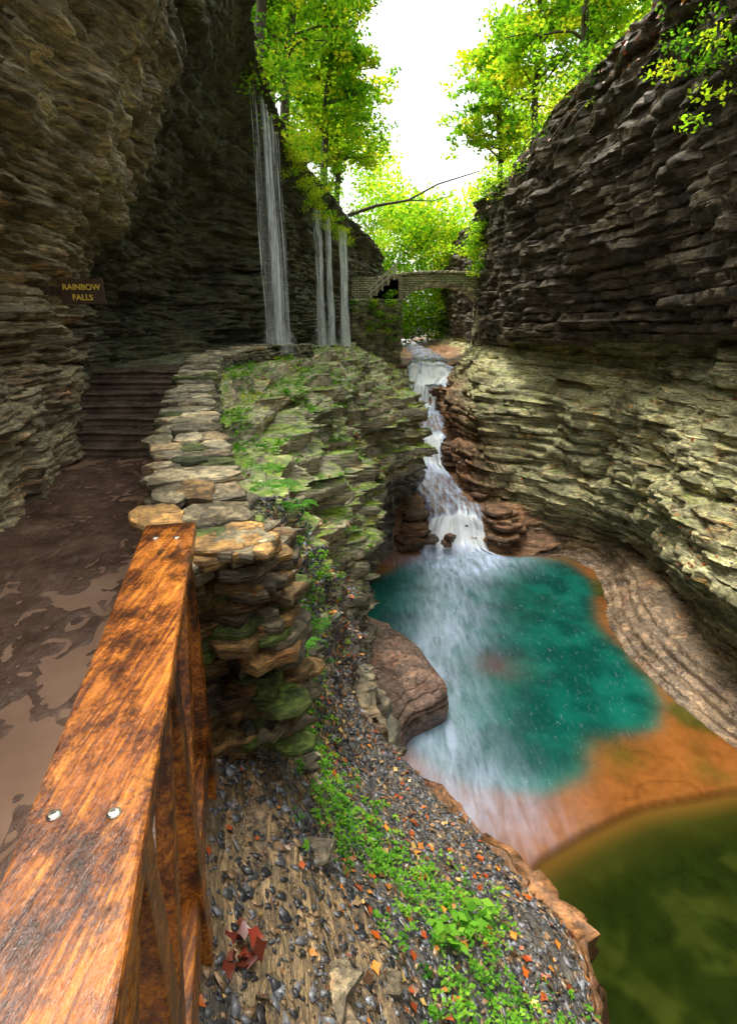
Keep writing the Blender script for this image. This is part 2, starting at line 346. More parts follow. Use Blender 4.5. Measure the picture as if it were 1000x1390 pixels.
PR=([-4,-.5,1.07,1.8,2.4,3.6,5.3,7.2],[.78,-.10,-.50,-.74,-.95,-1.25,-1.78,-2.2])
ys=np.linspace(-4,7.2,340);fx=np.linspace(0,1,180);Y,FX=np.meshgrid(ys,fx,indexing='ij');X=-4.3+(np.interp(Y,*PR)+4.3)*FX
Z=-1.6+.06*(fbm(X*1.4,Y*1.4,2)-.5)+.026*(fbm(X*7,Y*7,5)-.5)
cell=np.floor(fbm(X*2.4,Y*2.4,9,2)*7);st=np.abs(((fbm(X*2.4,Y*2.4,9,2)*7)%1)-.5);Z+=.012*(h3(cell,cell*0,3)-.5)-.012*sst(.1,0,st)
mesh_obj('path',np.stack([X,Y,Z],2).reshape(-1,3),gridfaces(*X.shape),M_path,smooth=True)
M_pud,nt,b=newmat('muddy_water');b.inputs['Roughness'].default_value=.03
lk(nt,ramp(nt,noise(nt,2),[(.3,(.30,.175,.115)),(.7,(.46,.29,.20))]),b.inputs['Base Color']);bump(nt,b,noise(nt,9),.06,.01)
pv=[];
for y in np.linspace(-4,6.9,30): pv+=[(-4.2,y,-1.616),(np.interp(y,*PR)-.02,y,-1.616)]
mesh_obj('puddle',pv,gridfaces(30,2),M_pud)
ac=Acc()
for i in range(7):
    y0=6.75+i*.36;z1=-1.6+(i+1)*.125;xl=-4.35;xr=-2.50-i*.06
    nn=60;vs=[];fs=[]
    for j in range(nn+1):
        f=j/nn;x=xl+(xr-xl)*f;w=.16*(fbm(V([x*2.]),V([i*7.]),0,3)[0]-.5);zj=.03*(vn(V([x*2.5]),V([i*3.]))[0]-.5)
        vs+= [(x,y0+w,z1-.2),(x,y0+w-.03,z1-.10),(x,y0+w+.015,z1-.06),(x,y0+w-.02,z1-.02+zj),(x,y0+w+.02,z1+zj),(x,y0+.26,z1+.5*zj),(x,y0+3.0,z1)]
    for j in range(nn):
        for q in range(6): a=j*7+q;fs.append((a,a+7,a+8,a+1))
    ac.add(vs,fs,(1,1,1))
ac.obj('stone_steps',groundmat('wet_step',(.06,.045,.03),(.28,.20,.14),.1,.4,4),smooth=False)
T=[(-2.2,9.0),(-1.9,12.5),(-1.3,17),(-.5,24),(.9,30)]
R_=60;vs=[]
ty=np.linspace(9.05,30,180)
for yy in ty:
    xr=np.interp(yy,[p[1] for p in T],[p[0] for p in T])+.1;xl=np.interp(yy,[9,12,14.6,17.5,21.5,25.5,31],[-4.6,-4.4,-3.2,-2.5,-1.9,-.9,0.])
    zz=np.interp(yy,[9,10.5,12.5,17,24,30],[-.74,-.66,-.56,-.64,-.82,-.95])
    x=xl+(xr-xl)*np.arange(R_)/(R_-1);q=zz+.08*(np.floor(4*fbm(x*1.5,yy*1.5+0*x,1))/4-.5)-.03
    vs.append(np.column_stack([x,x*0+yy,q]))
mesh_obj('wet_ledge',np.vstack(vs),gridfaces(180,R_),groundmat('wet_ledge_rock',(.12,.13,.05),(.42,.40,.27),.08,.4,3))
# ---------------------------------------------------------------- stone parapet
def slab(acc,c,lx,ly,h,rot,col,n=12,jj=.16):
    vs=[];prof=[(.88,-.5),(.97,-.42),(1.0,-.15),(.96,-.05),(1.01,.02),(.99,.32),(.95,.44),(.86,.5)]
    rad=[]
    for k in range(n):
        a=2*math.pi*k/n;ca,sa=math.cos(a),math.sin(a);e=4.5
        r=1/((abs(ca)**e+abs(sa)**e)**(1/e));r*=1+jj*1.6*(rng.random()-.5);rad.append((ca*r*lx/2,sa*r*ly/2))
    cr_,sr=math.cos(rot),math.sin(rot);tx,ty2=(rng.random()-.5)*.08,(rng.random()-.5)*.08
    for s,zf in prof:
        for (x,y) in rad:
            j=1+.06*(rng.random()-.5);x2,y2=x*s*j,y*s*j
            vs.append((c[0]+x2*cr_-y2*sr,c[1]+x2*sr+y2*cr_,c[2]+zf*h+x2*tx+y2*ty2+.05*h*(rng.random()-.5)))
    for (x,y) in rad: vs.append((c[0]+.45*(x*cr_-y*sr),c[1]+.45*(x*sr+y*cr_),c[2]+h*(.5+.16*(rng.random()-.3))))
    vs.append((c[0],c[1],c[2]+h*.55));f=[];P_=len(prof)
    for r in range(P_):
        for k in range(n): f.append((r*n+k,r*n+(k+1)%n,(r+1)*n+(k+1)%n,(r+1)*n+k))
    for k in range(n): f.append((P_*n+k,P_*n+(k+1)%n,(P_+1)*n))
    acc.add(vs,f,col)
cl=V([(-.60,1.95,-.86),(-.74,2.3,-.80),(-1.2,3.6,-.74),(-1.7,5.3,-.66),(-2.1,7.0,-.56),(-2.45,8.5,-.50),(-2.4,10,-.46),(-2.05,11.6,-.44),(-1.6,13.5,-.5)])
wd=[.36,.42,.44,.40,.42,.46,.5,.6,.6];bs=[-1.75,-1.75,-1.7,-1.65,-1.6,-1.3,-.9,-.7,-.7]
cum=np.concatenate([[0],np.cumsum(np.linalg.norm(np.diff(cl[:,:2],axis=0),axis=1))])
ac=Acc()
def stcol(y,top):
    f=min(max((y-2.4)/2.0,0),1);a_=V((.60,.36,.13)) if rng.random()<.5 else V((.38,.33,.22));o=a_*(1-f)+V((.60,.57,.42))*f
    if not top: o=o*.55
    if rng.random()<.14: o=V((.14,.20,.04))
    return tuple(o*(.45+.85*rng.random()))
hh=.055
for lvl in range(0,20):
    s=-.05
    while s<cum[-1]:
        ln=.11+.24*rng.random();sm=s+ln/2
        x=np.interp(sm,cum,cl[:,0]);y=np.interp(sm,cum,cl[:,1]);z=np.interp(sm,cum,cl[:,2]);w=np.interp(sm,cum,wd);bz=np.interp(sm,cum,bs)
        x2=np.interp(sm+.1,cum,cl[:,0]);y2=np.interp(sm+.1,cum,cl[:,1]);x1=np.interp(sm-.1,cum,cl[:,0]);y1=np.interp(sm-.1,cum,cl[:,1])
        rot=math.atan2(y2-y1,x2-x1);zz=z-hh/2-lvl*hh
        if zz>bz-.05:
            nx,ny=math.sin(rot),-math.cos(rot);q_=rng.random()
            if lvl==0 and q_<.2:
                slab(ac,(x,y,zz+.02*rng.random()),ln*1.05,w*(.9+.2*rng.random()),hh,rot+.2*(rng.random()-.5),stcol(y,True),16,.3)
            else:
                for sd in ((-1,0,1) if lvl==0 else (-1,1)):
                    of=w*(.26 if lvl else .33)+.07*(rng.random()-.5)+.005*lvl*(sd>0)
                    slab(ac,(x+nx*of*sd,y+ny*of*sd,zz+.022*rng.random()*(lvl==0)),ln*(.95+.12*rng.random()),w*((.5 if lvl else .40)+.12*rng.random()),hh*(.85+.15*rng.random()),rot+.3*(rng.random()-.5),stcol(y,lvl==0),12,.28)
        s+=ln*.97
for lvl in range(24):
    z=-.84-lvl*.041
    for q in range(9):
        px=-.72+.31*rng.random()+.004*lvl;py=1.95+.52*rng.random()
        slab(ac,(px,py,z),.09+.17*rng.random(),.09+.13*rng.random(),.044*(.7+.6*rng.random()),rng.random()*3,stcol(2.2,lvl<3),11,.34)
ac.obj('stone_wall',M_stone)
# ---------------------------------------------------------------- wooden railing
fence=empty('wooden_railing')
r0=V((-.118,-.55));r1=V((-.675,1.775));dd=(r1-r0)/np.linalg.norm(r1-r0);sd=V((dd[1],-dd[0]))
def rp3(y,off,z): 
    p=r0+dd*((y-r0[1])/dd[1])+sd*off;return (p[0],p[1],z)
def beamobj(name,p,q,w,h,mat,bev=.006,up=(0,0,1)):
    a=Acc();beam(a,p,q,w,h,(1,1,1),up);o=a.obj(name,mat,parent=fence);m=o.modifiers.new('b','BEVEL');m.width=bev;m.segments=2
    return o
beamobj('top_board',rp3(-.55,0,-.672),rp3(1.775,0,-.672),.165,.044,M_wood,.008)
beamobj('under_board',rp3(-.5,.03,-.735),rp3(1.72,.03,-.735),.04,.08,M_wood)
beamobj('lower_board',rp3(-.5,.03,-1.50),rp3(1.74,.03,-1.50),.04,.12,M_wood)
for i,y in enumerate((-.2,.62,1.08,1.66)):
    x0=rp3(y,.02,0);beamobj('post_%d'%i,(x0[0],x0[1],-1.9),(x0[0],x0[1],-.697),.085,.085,M_wood_v,.005,(dd[0],dd[1],0))
for i,(ya,yb) in enumerate(((-.1,.58),(.66,1.04),(1.12,1.62))):
    beamobj('brace_%d'%i,rp3(ya,.03,-1.43),rp3(yb,.03,-.80),.035,.07,M_wood)
M_steel=simple('steel',(.5,.48,.42),.3,1)
for i,(y,o) in enumerate(((.585,.035),(.60,-.045),(1.63,.03),(1.64,-.035))):
    a=Acc();p=rp3(y,o,-.65);vs=[];nn=16
    for (r_,z_) in ((.010,-.001),(.010,.0015),(.007,.0035),(.003,.004),(.0028,.002)):
        for k_ in range(nn): vs.append((p[0]+r_*math.cos(2*math.pi*k_/nn),p[1]+r_*math.sin(2*math.pi*k_/nn),p[2]+z_))
    f=[]
    for r in range(4):
        for k_ in range(nn): f.append((r*nn+k_,r*nn+(k_+1)%nn,(r+1)*nn+(k_+1)%nn,(r+1)*nn+k_))
    f.append(tuple(range(4*nn,5*nn)));a.add(vs,f)
    a.obj('bolt_%d'%i,M_steel,parent=fence)
# ---------------------------------------------------------------- sign
sg=empty('wooden_sign')
a=Acc();s0=V((-2.50,5.2,.25));ang=.15;ax=[V((math.cos(ang),math.sin(ang),0)),V((-math.sin(ang),math.cos(ang),0)),V((0,0,1))]
v,f=boxv(s0,.36,.03,.21,ax);a.add(v,f);o=a.obj('board',simple('sign_board',(.07,.034,.014),.5),parent=sg);mm=o.modifiers.new('b','BEVEL');mm.width=.006
a=Acc();beam(a,s0+V((-.05,.035,.0)),s0+V((-.75,.30,.03)),.05,.07);a.obj('bracket',M_bark,parent=sg)
M_yel=simple('yellow_paint',(.95,.68,.07),.5)
for w_,dz,sz in (('RAINBOW',.014,.066),('FALLS',-.070,.066)):
    cu=bpy.data.curves.new(w_.lower()+'_text','FONT');cu.body=w_;cu.size=sz;cu.align_x='CENTER';cu.extrude=.002;cu.offset=.001;cu.materials.append(M_yel)
    o=bpy.data.objects.new(w_.lower()+'_text',cu);COL.objects.link(o);o.rotation_euler=(math.pi/2,0,ang)
    p=s0-ax[1]*.018+V((0,0,dz));o.location=tuple(p);o.parent=sg
# ---------------------------------------------------------------- water
def inpoly_sd(X,Y,poly):
    P=np.array(poly);n=len(P);d=np.full(X.shape,1e9);ins=np.zeros(X.shape,bool)
    for i in range(n):
        a=P[i];b=P[(i+1)%n];e=b-a;wx=X-a[0];wy=Y-a[1];t=np.clip((wx*e[0]+wy*e[1])/(e@e),0,1)
        d=np.minimum(d,np.hypot(wx-e[0]*t,wy-e[1]*t))
        c=((a[1]>Y)!=(b[1]>Y))&(X<(b[0]-a[0])*(Y-a[1])/(b[1]-a[1]+1e-12)+a[0]);ins^=c
    return np.where(ins,-d,d)
teal=cr(V([(-.5,11.79),(1.0,13.4),(2.99,14.1),(5.10,13.5),(5.50,12.18),(4.95,10.3),(4.95,9.04),(5.0,8.1),(4.5,7.15),(3.5,6.75),(3.1,6.0),(2.41,5.70),(1.86,5.8),(1.05,6.1),(.3,7.03),(-.6,8.14),(-.6,9.55),(-.5,11.79)])[:,None,:],[6]*17)[:-1,0,:]
lowp=cr(V([(1.60,4.0),(1.92,4.75),(2.28,5.0),(2.75,5.25),(3.59,5.60),(4.37,5.75),(5.28,5.9),(7.5,5.76),(9,-5),(0,-5),(.6,0),(1.2,2.67),(1.6,4.0)])[:,None,:],[5]*12)[:-1,0,:]
xs=np.arange(-1.4,8.0,.04);ys=np.arange(-4,15.2,.04);X,Y=np.meshgrid(xs,ys)
wob=.4*(fbm(X*.7,Y*.7,4)-.5)
st_=inpoly_sd(X,Y,teal)+wob;sl=inpoly_sd(X,Y,lowp)+wob*.12
te=np.clip(1/(1+np.exp((st_+.02)*14)),0,1)
Cteal=V((.002,.060,.045));Cteal2=V((.005,.118,.085));Corg=V((.23,.082,.018));Col2=V((.075,.062,.010));Clow=V((.010,.017,.002))
nn=fbm(X*2.2,Y*2.2,8,4)
org=lerp(Corg,Col2,sst(.42,.62,fbm(X*1.1,Y*1.1,8,3))*sst(2.0,4.5,X))
tr_=fbm(X*.55,Y*.55,31,4)*5;fr=tr_-np.floor(tr_)
org=org*(1-.28*sst(.06,0,np.abs(fr-.5))*sst(.3,.6,fbm(X*2,Y*2,6)))[...,None]*(.70+.6*fbm(X*2.2,Y*2.2,3))[...,None]*(.8+.4*fbm(X*14,Y*14,3,2))[...,None]
C=org*(1-te)[...,None]+lerp(Cteal,Cteal2,sst(.3,.75,nn))*te[...,None]
rd=np.exp(-(((X-2.3)/.55)**2+((Y-8.7)/.45)**2))*(.4+fbm(X*3,Y*3,2));rd=np.clip(rd,0,1);C=C*(1-.5*rd)[...,None]+V((.20,.07,.07))*(.5*rd)[...,None]
lo=sst(.03,-.03,sl)
lt=fbm(X*1.8,Y*1.8,14);Cl=lerp(Clow,V((.028,.036,.005)),sst(.45,.6,lt)*.8)*(.65+.7*fbm(X*8,Y*8,5))[...,None]
dp=sst(0,-.8,sl);Cl=Cl*dp[...,None]+lerp(V((.13,.065,.012)),V((.035,.036,.005)),sst(.02,-.35,sl))*(1-dp)[...,None]
C=C*(1-lo)[...,None]+Cl*lo[...,None]
Zw=-6.0-.10*lo
foam_reflection=np.exp(-(((X-2.6)/1.2)**2+((Y-13.6)/.8)**2))*1.5
pc=np.interp(Y,[5,6,7,8.5,10,13.5],[1.5,1.3,1.0,1.2,1.6,2.4])
foam_reflection=foam_reflection+.68*np.exp(-((X-pc)/(.85))**2)*sst(4.4,5.8,Y)*(.35+1.2*fbm(X*1.0+Y*.3,Y*.7,19))  # pale band down the pool: painted sky reflection with foam streaks
foam_reflection=np.clip(foam_reflection*(1-.6*rd),0,1)*(1-lo)
m,nt,b=newmat('pool_water');M_water=m
fo=attr(nt,'foam_reflection').outputs['Fac'];stn=noise(nt,2.6,(2.8,.6,1),4,.6,rot=(0,0,-.35),dist=.5)
ff=mathn(nt,'MULTIPLY',fo,ramp(nt,stn,[(.30,(.30,.30,.30)),(.66,(1.0,1.0,1.0))]),True)
sp=ramp(nt,noise(nt,5.5,(2.8,.9,1),5,.8,rot=(0,0,.7),dist=1.0),[(.58,(0,0,0)),(.70,(.20,.20,.20))])
ff=mathn(nt,'ADD',ff,mathn(nt,'MULTIPLY',sp,attr(nt,'teal').outputs['Fac']),True)
lk(nt,mul(nt,attr(nt,'tint').outputs['Color'],(.60,.71,.95),ff,'MIX'),b.inputs['Base Color'])
lk(nt,mrange(nt,ff,0,1,.04,.3),b.inputs['Roughness'])
b.inputs['IOR'].default_value=1.33
n1=bump(nt,None,noise(nt,1.5,(1.6,1,1),3,.5,dist=1.0),.18,.12);bump(nt,b,noise(nt,7,(2,1,1),3,.6,dist=.6),.16,.02,n1)
mesh_obj('pool_water',np.stack([X,Y,Zw],2).reshape(-1,3),gridfaces(*X.shape),M_water,vcol=C.reshape(-1,3),vflt={'foam_reflection':foam_reflection.ravel(),'teal':(te*(1-lo)).ravel()},smooth=True)
# white water cascade
CW=[(2.0,3.3,50,-1.4),(2.31,3.6,30,-1.50),(1.55,3.45,24.6,-1.62),(1.55,3.35,24.2,-1.85),(1.6,3.25,23.9,-2.25),(1.62,3.0,23.5,-2.6),(1.66,2.95,23.2,-3.2),(1.6,2.95,22.6,-3.50),(1.6,2.9,20.6,-3.66),(1.6,2.75,19.9,-3.85),(1.62,2.62,19.4,-4.3),(1.6,2.62,19.0,-4.75),(1.5,2.9,18.2,-4.98),(1.5,3.1,16.5,-5.04),(1.55,3.3,15.1,-5.10),(1.65,3.2,14.6,-5.22),(1.6,3.3,14.35,-5.52),(1.5,3.45,14.0,-5.85),(1.35,3.75,13.5,-6.03)]
R=[];
for (xa,xb,y,z) in CW: R.append([V((xa+(xb-xa)*f,y+.35*math.sin(3.1*f),z)) for f in np.linspace(0,1,7)])
G=np.array(R,float)
A=cr(G,[12,14,12,14,14,16,14,20,12,14,14,14,14,14,12,14,14,14]);A=cr(A.transpose(1,0,2),[18]*6).transpose(1,0,2)
u=np.linspace(0,1,A.shape[1])[None,:]*np.ones((A.shape[0],1));rw=np.linspace(0,1,A.shape[0])[:,None]*np.ones_like(u)
dz=np.abs(np.gradient(A[...,2],axis=0))/(np.linalg.norm(np.gradient(A,axis=0),axis=2)+1e-6)
edge=sst(0,.12,u)*sst(1,.88,u)
ctr=(A[:,:1,0]+A[:,-1:,0])/2
A[...,0]=ctr+(A[...,0]-ctr)*(1+.34*(vn(A[...,1]*2.2,(u>.5)*9.0,3)-.5)+.16*(vn(A[...,1]*7,(u>.5)*9.0,5)-.5))+.25*(vn(A[...,1]*.8,0*u,4)-.5)
A[...,1]+=.7*(fbm(u*5,np.floor(rw*4)*3,7,3)-.5)
A[...,2]+=.12*(fbm(u*10,A[...,1]*2,2)-.5)-.12*(1-edge);A[...,1]-=.55*dz*(fbm(u*7,rw*5,6)-.5)
wh=sst(.22,.7,dz)
for sft in (2,4,7): wh=np.maximum(wh,np.roll(wh,sft,0)*(1-sft*.07))
wh=wh*(.66+.55*fbm(u*9,rw*6,8))*(.45+.55*edge)+.18*fbm(u*6,rw*25,3)
m,nt,b=newmat('white_water')
stn=noise(nt,2.6,(5,.6,.35),4,.6,dist=.3)
wf=mathn(nt,'ADD',mathn(nt,'MULTIPLY',attr(nt,'white').outputs['Fac'],.58),mathn(nt,'MULTIPLY',stn,.75))
st2=ramp(nt,wf,[(.36,(.20,.15,.14)),(.48,(.32,.35,.46)),(.68,(.56,.66,.86)),(.90,(.92,.95,.99))])  # low stops paint reddish bed rock and blue-white reflection into the flats
lk(nt,st2,b.inputs['Base Color']);lk(nt,mrange(nt,attr(nt,'white').outputs['Fac'],0,1,.12,.6),b.inputs['Roughness']);bump(nt,b,stn,.3,.04)
mesh_obj('cascade',A.reshape(-1,3),gridfaces(*A.shape[:2]),m,vflt={'white':wh.ravel()},smooth=True)
G2=[]
for (xa,xb,y,z) in CW: G2.append([(xa-.9,y+.2,z-.0),(xa-.05,y+.12,z-.05),((xa+xb)/2,y+.5,z-.25),(xb-.02,y+.12,z-.05),(xb+.5,y+.2,z+.08),(xb+1.5,y+.4,z+.35)])
A,n,rp,cp=loft([[g[i] for g in G2] for i in range(6)],.005,.005,1,.22,.11,.4,5,terr=.9,terrt=.13)
put_loft('stream_bed',A,M_right,np.ones(A.shape)*V((.30,.17,.095)),np.zeros(A.shape[:2])+.2)
ac=Acc()
for (bx,by,bz,sx_,sy_) in ((1.25,14.3,-5.45,.7,.7),(1.2,14.2,-5.75,.9,.8),(1.3,14.5,-5.2,.6,.6),(3.75,14.5,-5.6,.9,.7),(3.85,14.6,-5.35,.8,.7),(3.7,14.8,-5.15,.7,.8),(3.5,16.2,-4.95,.7,.9),(1.2,18.9,-4.6,.5,.7),(2.95,19.2,-4.2,.6,.7),(3.0,19.0,-4.6,.7,.7),(3.25,23.4,-2.9,.7,.7),(3.2,23.2,-3.3,.7,.7),(1.3,23.4,-3.0,.5,.7),(2.2,14.15,-5.62,.25,.25),(2.75,23.3,-2.75,.3,.3),(2.0,22.95,-3.25,.35,.3)):
    for q in range(3): slab(ac,(bx+.1*rng.normal(),by+.1*rng.normal(),bz+.11*(q-1)),sx_*(.8+.4*rng.random()),sy_*(.8+.4*rng.random()),.125,rng.random()*3,tuple(V((.30,.18,.11))*(.5+.8*rng.random())),14,.3)
ac.obj('stream_rocks',M_stone)
def shelf(name,poly,ztop,zbot,tint,seed):
    P=V(poly);c=P.mean(0)
    Pc=cr(np.vstack([P,P[:1]])[:,None,:],[14]*len(P))[:-1,0,:]
    prof=[(0,.0),(.3,.05),(.55,.045),(.58,.02),(.8,.0),(.83,-.035),(.97,-.05),(1.02,-.12),(.97,-.16),(1.04,-.22),(.98,-.26),(1.06,-.36),(1.0,-.9)]
    ring=[]
    for s,dz_ in prof:
        q=c+(Pc-c)*s*(1+.14*(fbm(Pc[:,0]*2.2,Pc[:,1]*2.2,seed+s*3)-.5))[:,None]
        ring.append(np.column_stack([q,ztop+dz_+.09*(fbm(q[:,0]*3,q[:,1]*3,1)-.5)]))
    A=np.array(ring);A=np.concatenate([A,A[:,:1]],1);A=cr(A,[9]*(len(prof)-1))
    q=fbm(A[...,0]*1.6,A[...,1]*1.6,seed+4)*7;A[...,2]+=.05*(fbm(A[...,0]*6,A[...,1]*6,seed)-.5)+.035*(np.floor(q)+sst(.7,1,q-np.floor(q))-3.5)*(A[...,2]>ztop-.1)
    return mesh_obj(name,A.reshape(-1,3),gridfaces(*A.shape[:2]),M_shelf,vcol=np.ones((A.shape[0]*A.shape[1],3))*V(tint),vflt={'moss':np.zeros(A.shape[0]*A.shape[1])-.5},smooth=False)
shelf('shelf_rock',[(-.3,9.7),(.4,9.3),(.81,8.76),(1.20,7.7),(1.22,7.25),(.67,6.9),(.36,6.4),(-.3,6.4)],-5.45,-6.3,(.32,.21,.17),3)
shelf('rim_rock',[(1.0,5.9),(1.25,5.3),(1.62,4.55),(1.75,3.9),(1.2,2.5),(.6,3.2),(.4,4.8),(.4,6.0)],-5.80,-6.3,(.34,.17,.08),6)
RM=[(3.6,14.35),(4.3,14.1),(5.4,13.9),(5.95,12.9),(5.75,11.6),(5.3,10.3),(5.2,9.2),(5.25,8.2),(5.45,7.2),(5.9,6.2),(6.4,5.2),(6.7,3.5)]
RM=cr(V(RM)[:,None,:],[20]*(len(RM)-1))[:,0,:]
tg=np.gradient(RM,axis=0);tg/=np.linalg.norm(tg,axis=1,keepdims=True);nm=np.column_stack([-tg[:,1],tg[:,0]])
rows=[]
for off,z in ((-.28,-6.1),(-.22,-5.97),(-.12,-5.94),(-.08,-5.88),(.05,-5.86),(.1,-5.76),(.22,-5.73),(.26,-5.62),(.36,-5.58),(.4,-5.46),(.7,-5.4),(1.2,-5.3)):
    o=off+.22*(fbm(RM[:,0]*2,RM[:,1]*2,z*4)-.5);rows.append(np.column_stack([RM+nm*np.array(o)[:,None],np.full(len(RM),z)+.05*(fbm(RM[:,0]*3,RM[:,1]*3,z)-.5)]))
A=cr(np.array(rows),[6]*11);A[...,2]+=.03*(fbm(A[...,0]*7,A[...,1]*7,2)-.5);k_=A.shape[0]*A.shape[1]
mesh_obj('pool_rim_rock',A.reshape(-1,3),gridfaces(*A.shape[:2]),M_shelf,vcol=np.ones((k_,3))*V((.32,.235,.165)),vflt={'moss':np.zeros(k_)})
# ---------------------------------------------------------------- falling water
m,nt,b=newmat('falling_water');nt.nodes.remove(b)
tr=nt.nodes.new('ShaderNodeBsdfTransparent');mx=nt.nodes.new('ShaderNodeMixShader');b=nt.nodes.new('ShaderNodeBsdfDiffuse');b.inputs[0].default_value=(.95,.97,1,1)
tl=nt.nodes.new('ShaderNodeBsdfTranslucent');tl.inputs[0].default_value=(.95,.97,1,1);m2=nt.nodes.new('ShaderNodeMixShader');m2.inputs[0].default_value=.5
lk(nt,b.outputs[0],m2.inputs[1]);lk(nt,tl.outputs[0],m2.inputs[2])
fa=ramp(nt,noise(nt,3,(14,14,.25),3,.6),[(.38,(.07,.07,.07)),(.60,(.95,.95,.95))])
lk(nt,mathn(nt,'MULTIPLY',fa,attr(nt,'dens').outputs['Fac'],True),mx.inputs[0])
lk(nt,tr.outputs[0],mx.inputs[1]);lk(nt,m2.outputs[0],mx.inputs[2]);lk(nt,mx.outputs[0],nt.nodes['Material Output'].inputs[0])
M_fall=m
def fall(name,strands):
    vs=[];fs=[];de=[];n0=0
    for (x,y,zt,zb,w,d) in strands:
        K=30;ang=rng.random()*.8-.4;ph=rng.random()*9
        for k_ in range(K+1):
            f=k_/K;z=zt+(zb-zt)*f;ww=w*(.35+.95*f);xo=x+.10*(f**.5)+.012*math.sin(f*9+x*9);yo=y-.15*f**.5
            vs+=[(xo-ww/2*math.cos(ang),yo-ww/2*math.sin(ang),z),(xo,yo-ww*.25,z),(xo+ww/2*math.cos(ang),yo+ww/2*math.sin(ang),z)]
            e=d*(.85+.3*math.sin(ph+f*7))*(1.25-.45*f)*(1 if f<.9 else 1+5*(f-.9));de+=[0,e,0]
        for k_ in range(K):
            a_=n0+k_*3;fs+=[(a_,a_+1,a_+4,a_+3),(a_+1,a_+2,a_+5,a_+4)]
        n0+=3*(K+1)
    return mesh_obj(name,vs,np.array(fs),M_fall,vflt={'dens':np.array(de)},smooth=True)
S=[]
for i,f in enumerate([.02,.10,.50,.56,.62,.88,.97,.75,.45,.66]):
    S.append((-2.10+.34*f,11.5+1.1*f,4.05-.55*f-.1*rng.random(),-.5,.04+.04*rng.random(),.8+.6*rng.random()))
S+=[(-1.95,12.0,3.85,-.5,.15,1.8),(-1.90,12.1,3.8,-.5,.09,1.9),(-1.97,12.0,3.9,-.5,.34,.50),(-1.84,12.3,3.7,-.5,.22,.55),(-2.04,11.7,3.95,-.5,.14,.5)]
S+=[(-1.86+.12*i,11.8,-.15+.05*rng.random(),-.62,.30,.40) for i in range(-2,3)]
fall('waterfall',S)
S=[]
for g,(x,y,z,w,nn_) in enumerate(((-1.55,18.2,3.0,.26,6),(-1.30,19.0,2.9,.22,6),(-.90,19.8,2.75,.30,8))):
    for i in range(nn_):
        S.append((x+w*(rng.random()-.5),y+.3*rng.random(),z+.2*rng.random(),-.8,.05+.08*rng.random(),1.0+.7*rng.random()))
    S.append((x,y,z+.1,-.8,w*1.3,.75));S.append((x+.04,y,z+.1,-.8,w*.6,1.3));S.append((x,y-.3,-.2,-.85,.6,.4))
fall('waterfall',S)
S=[(x,13.1,-3.5+.2*rng.random(),-5.9,.02+.03*rng.random(),.6) for x in (.30,.36,.42,.02,.55)]
fall('waterfall',S)
# ---------------------------------------------------------------- foliage
PAL=V([(.04,.12,.012),(.09,.23,.018),(.17,.36,.025),(.28,.48,.03),(.42,.55,.035),(.56,.50,.04)])
def leafquads(c,size,up=.6,pal=PAL,w=None,elong=.6,jit=.3):
    n=len(c);a=rng.normal(size=(n,3));nrm=rng.normal(size=(n,3));nrm[:,2]+=up*3;nrm/=np.linalg.norm(nrm,axis=1,keepdims=True)
    a-=nrm*(a*nrm).sum(1,keepdims=True);a/=np.linalg.norm(a,axis=1,keepdims=True);b_=np.cross(nrm,a)
    s=size*(1+jit*2*(rng.random((n,1))-.5))
    v=np.stack([c-a*s*.5,c+b_*s*elong*.5+a*s*.05,c+a*s*.5,c-b_*s*elong*.5+a*s*.05],1).reshape(-1,3)
    f=np.arange(4*n).reshape(n,4)
    if w is None: w=rng.random(n)
    q=np.clip(w,0,.999)*(len(pal)-1);i=q.astype(int);t_=(q-i)[:,None]
    col=pal[i]*(1-t_)+pal[i+1]*t_;col=col*(.75+.5*rng.random((n,1)))
    return v,f,col
def blobs(centers,rad,per,flat=.45):
    m=len(centers);c=np.repeat(np.array(centers),per,0);r=np.repeat(np.broadcast_to(np.asarray(rad,float),(m,)),per)
    d=rng.normal(size=c.shape);d/=np.linalg.norm(d,axis=1,keepdims=True);q=rng.random(len(c))**.45
    d=d*(r*q)[:,None];d[:,2]*=flat;return c+d
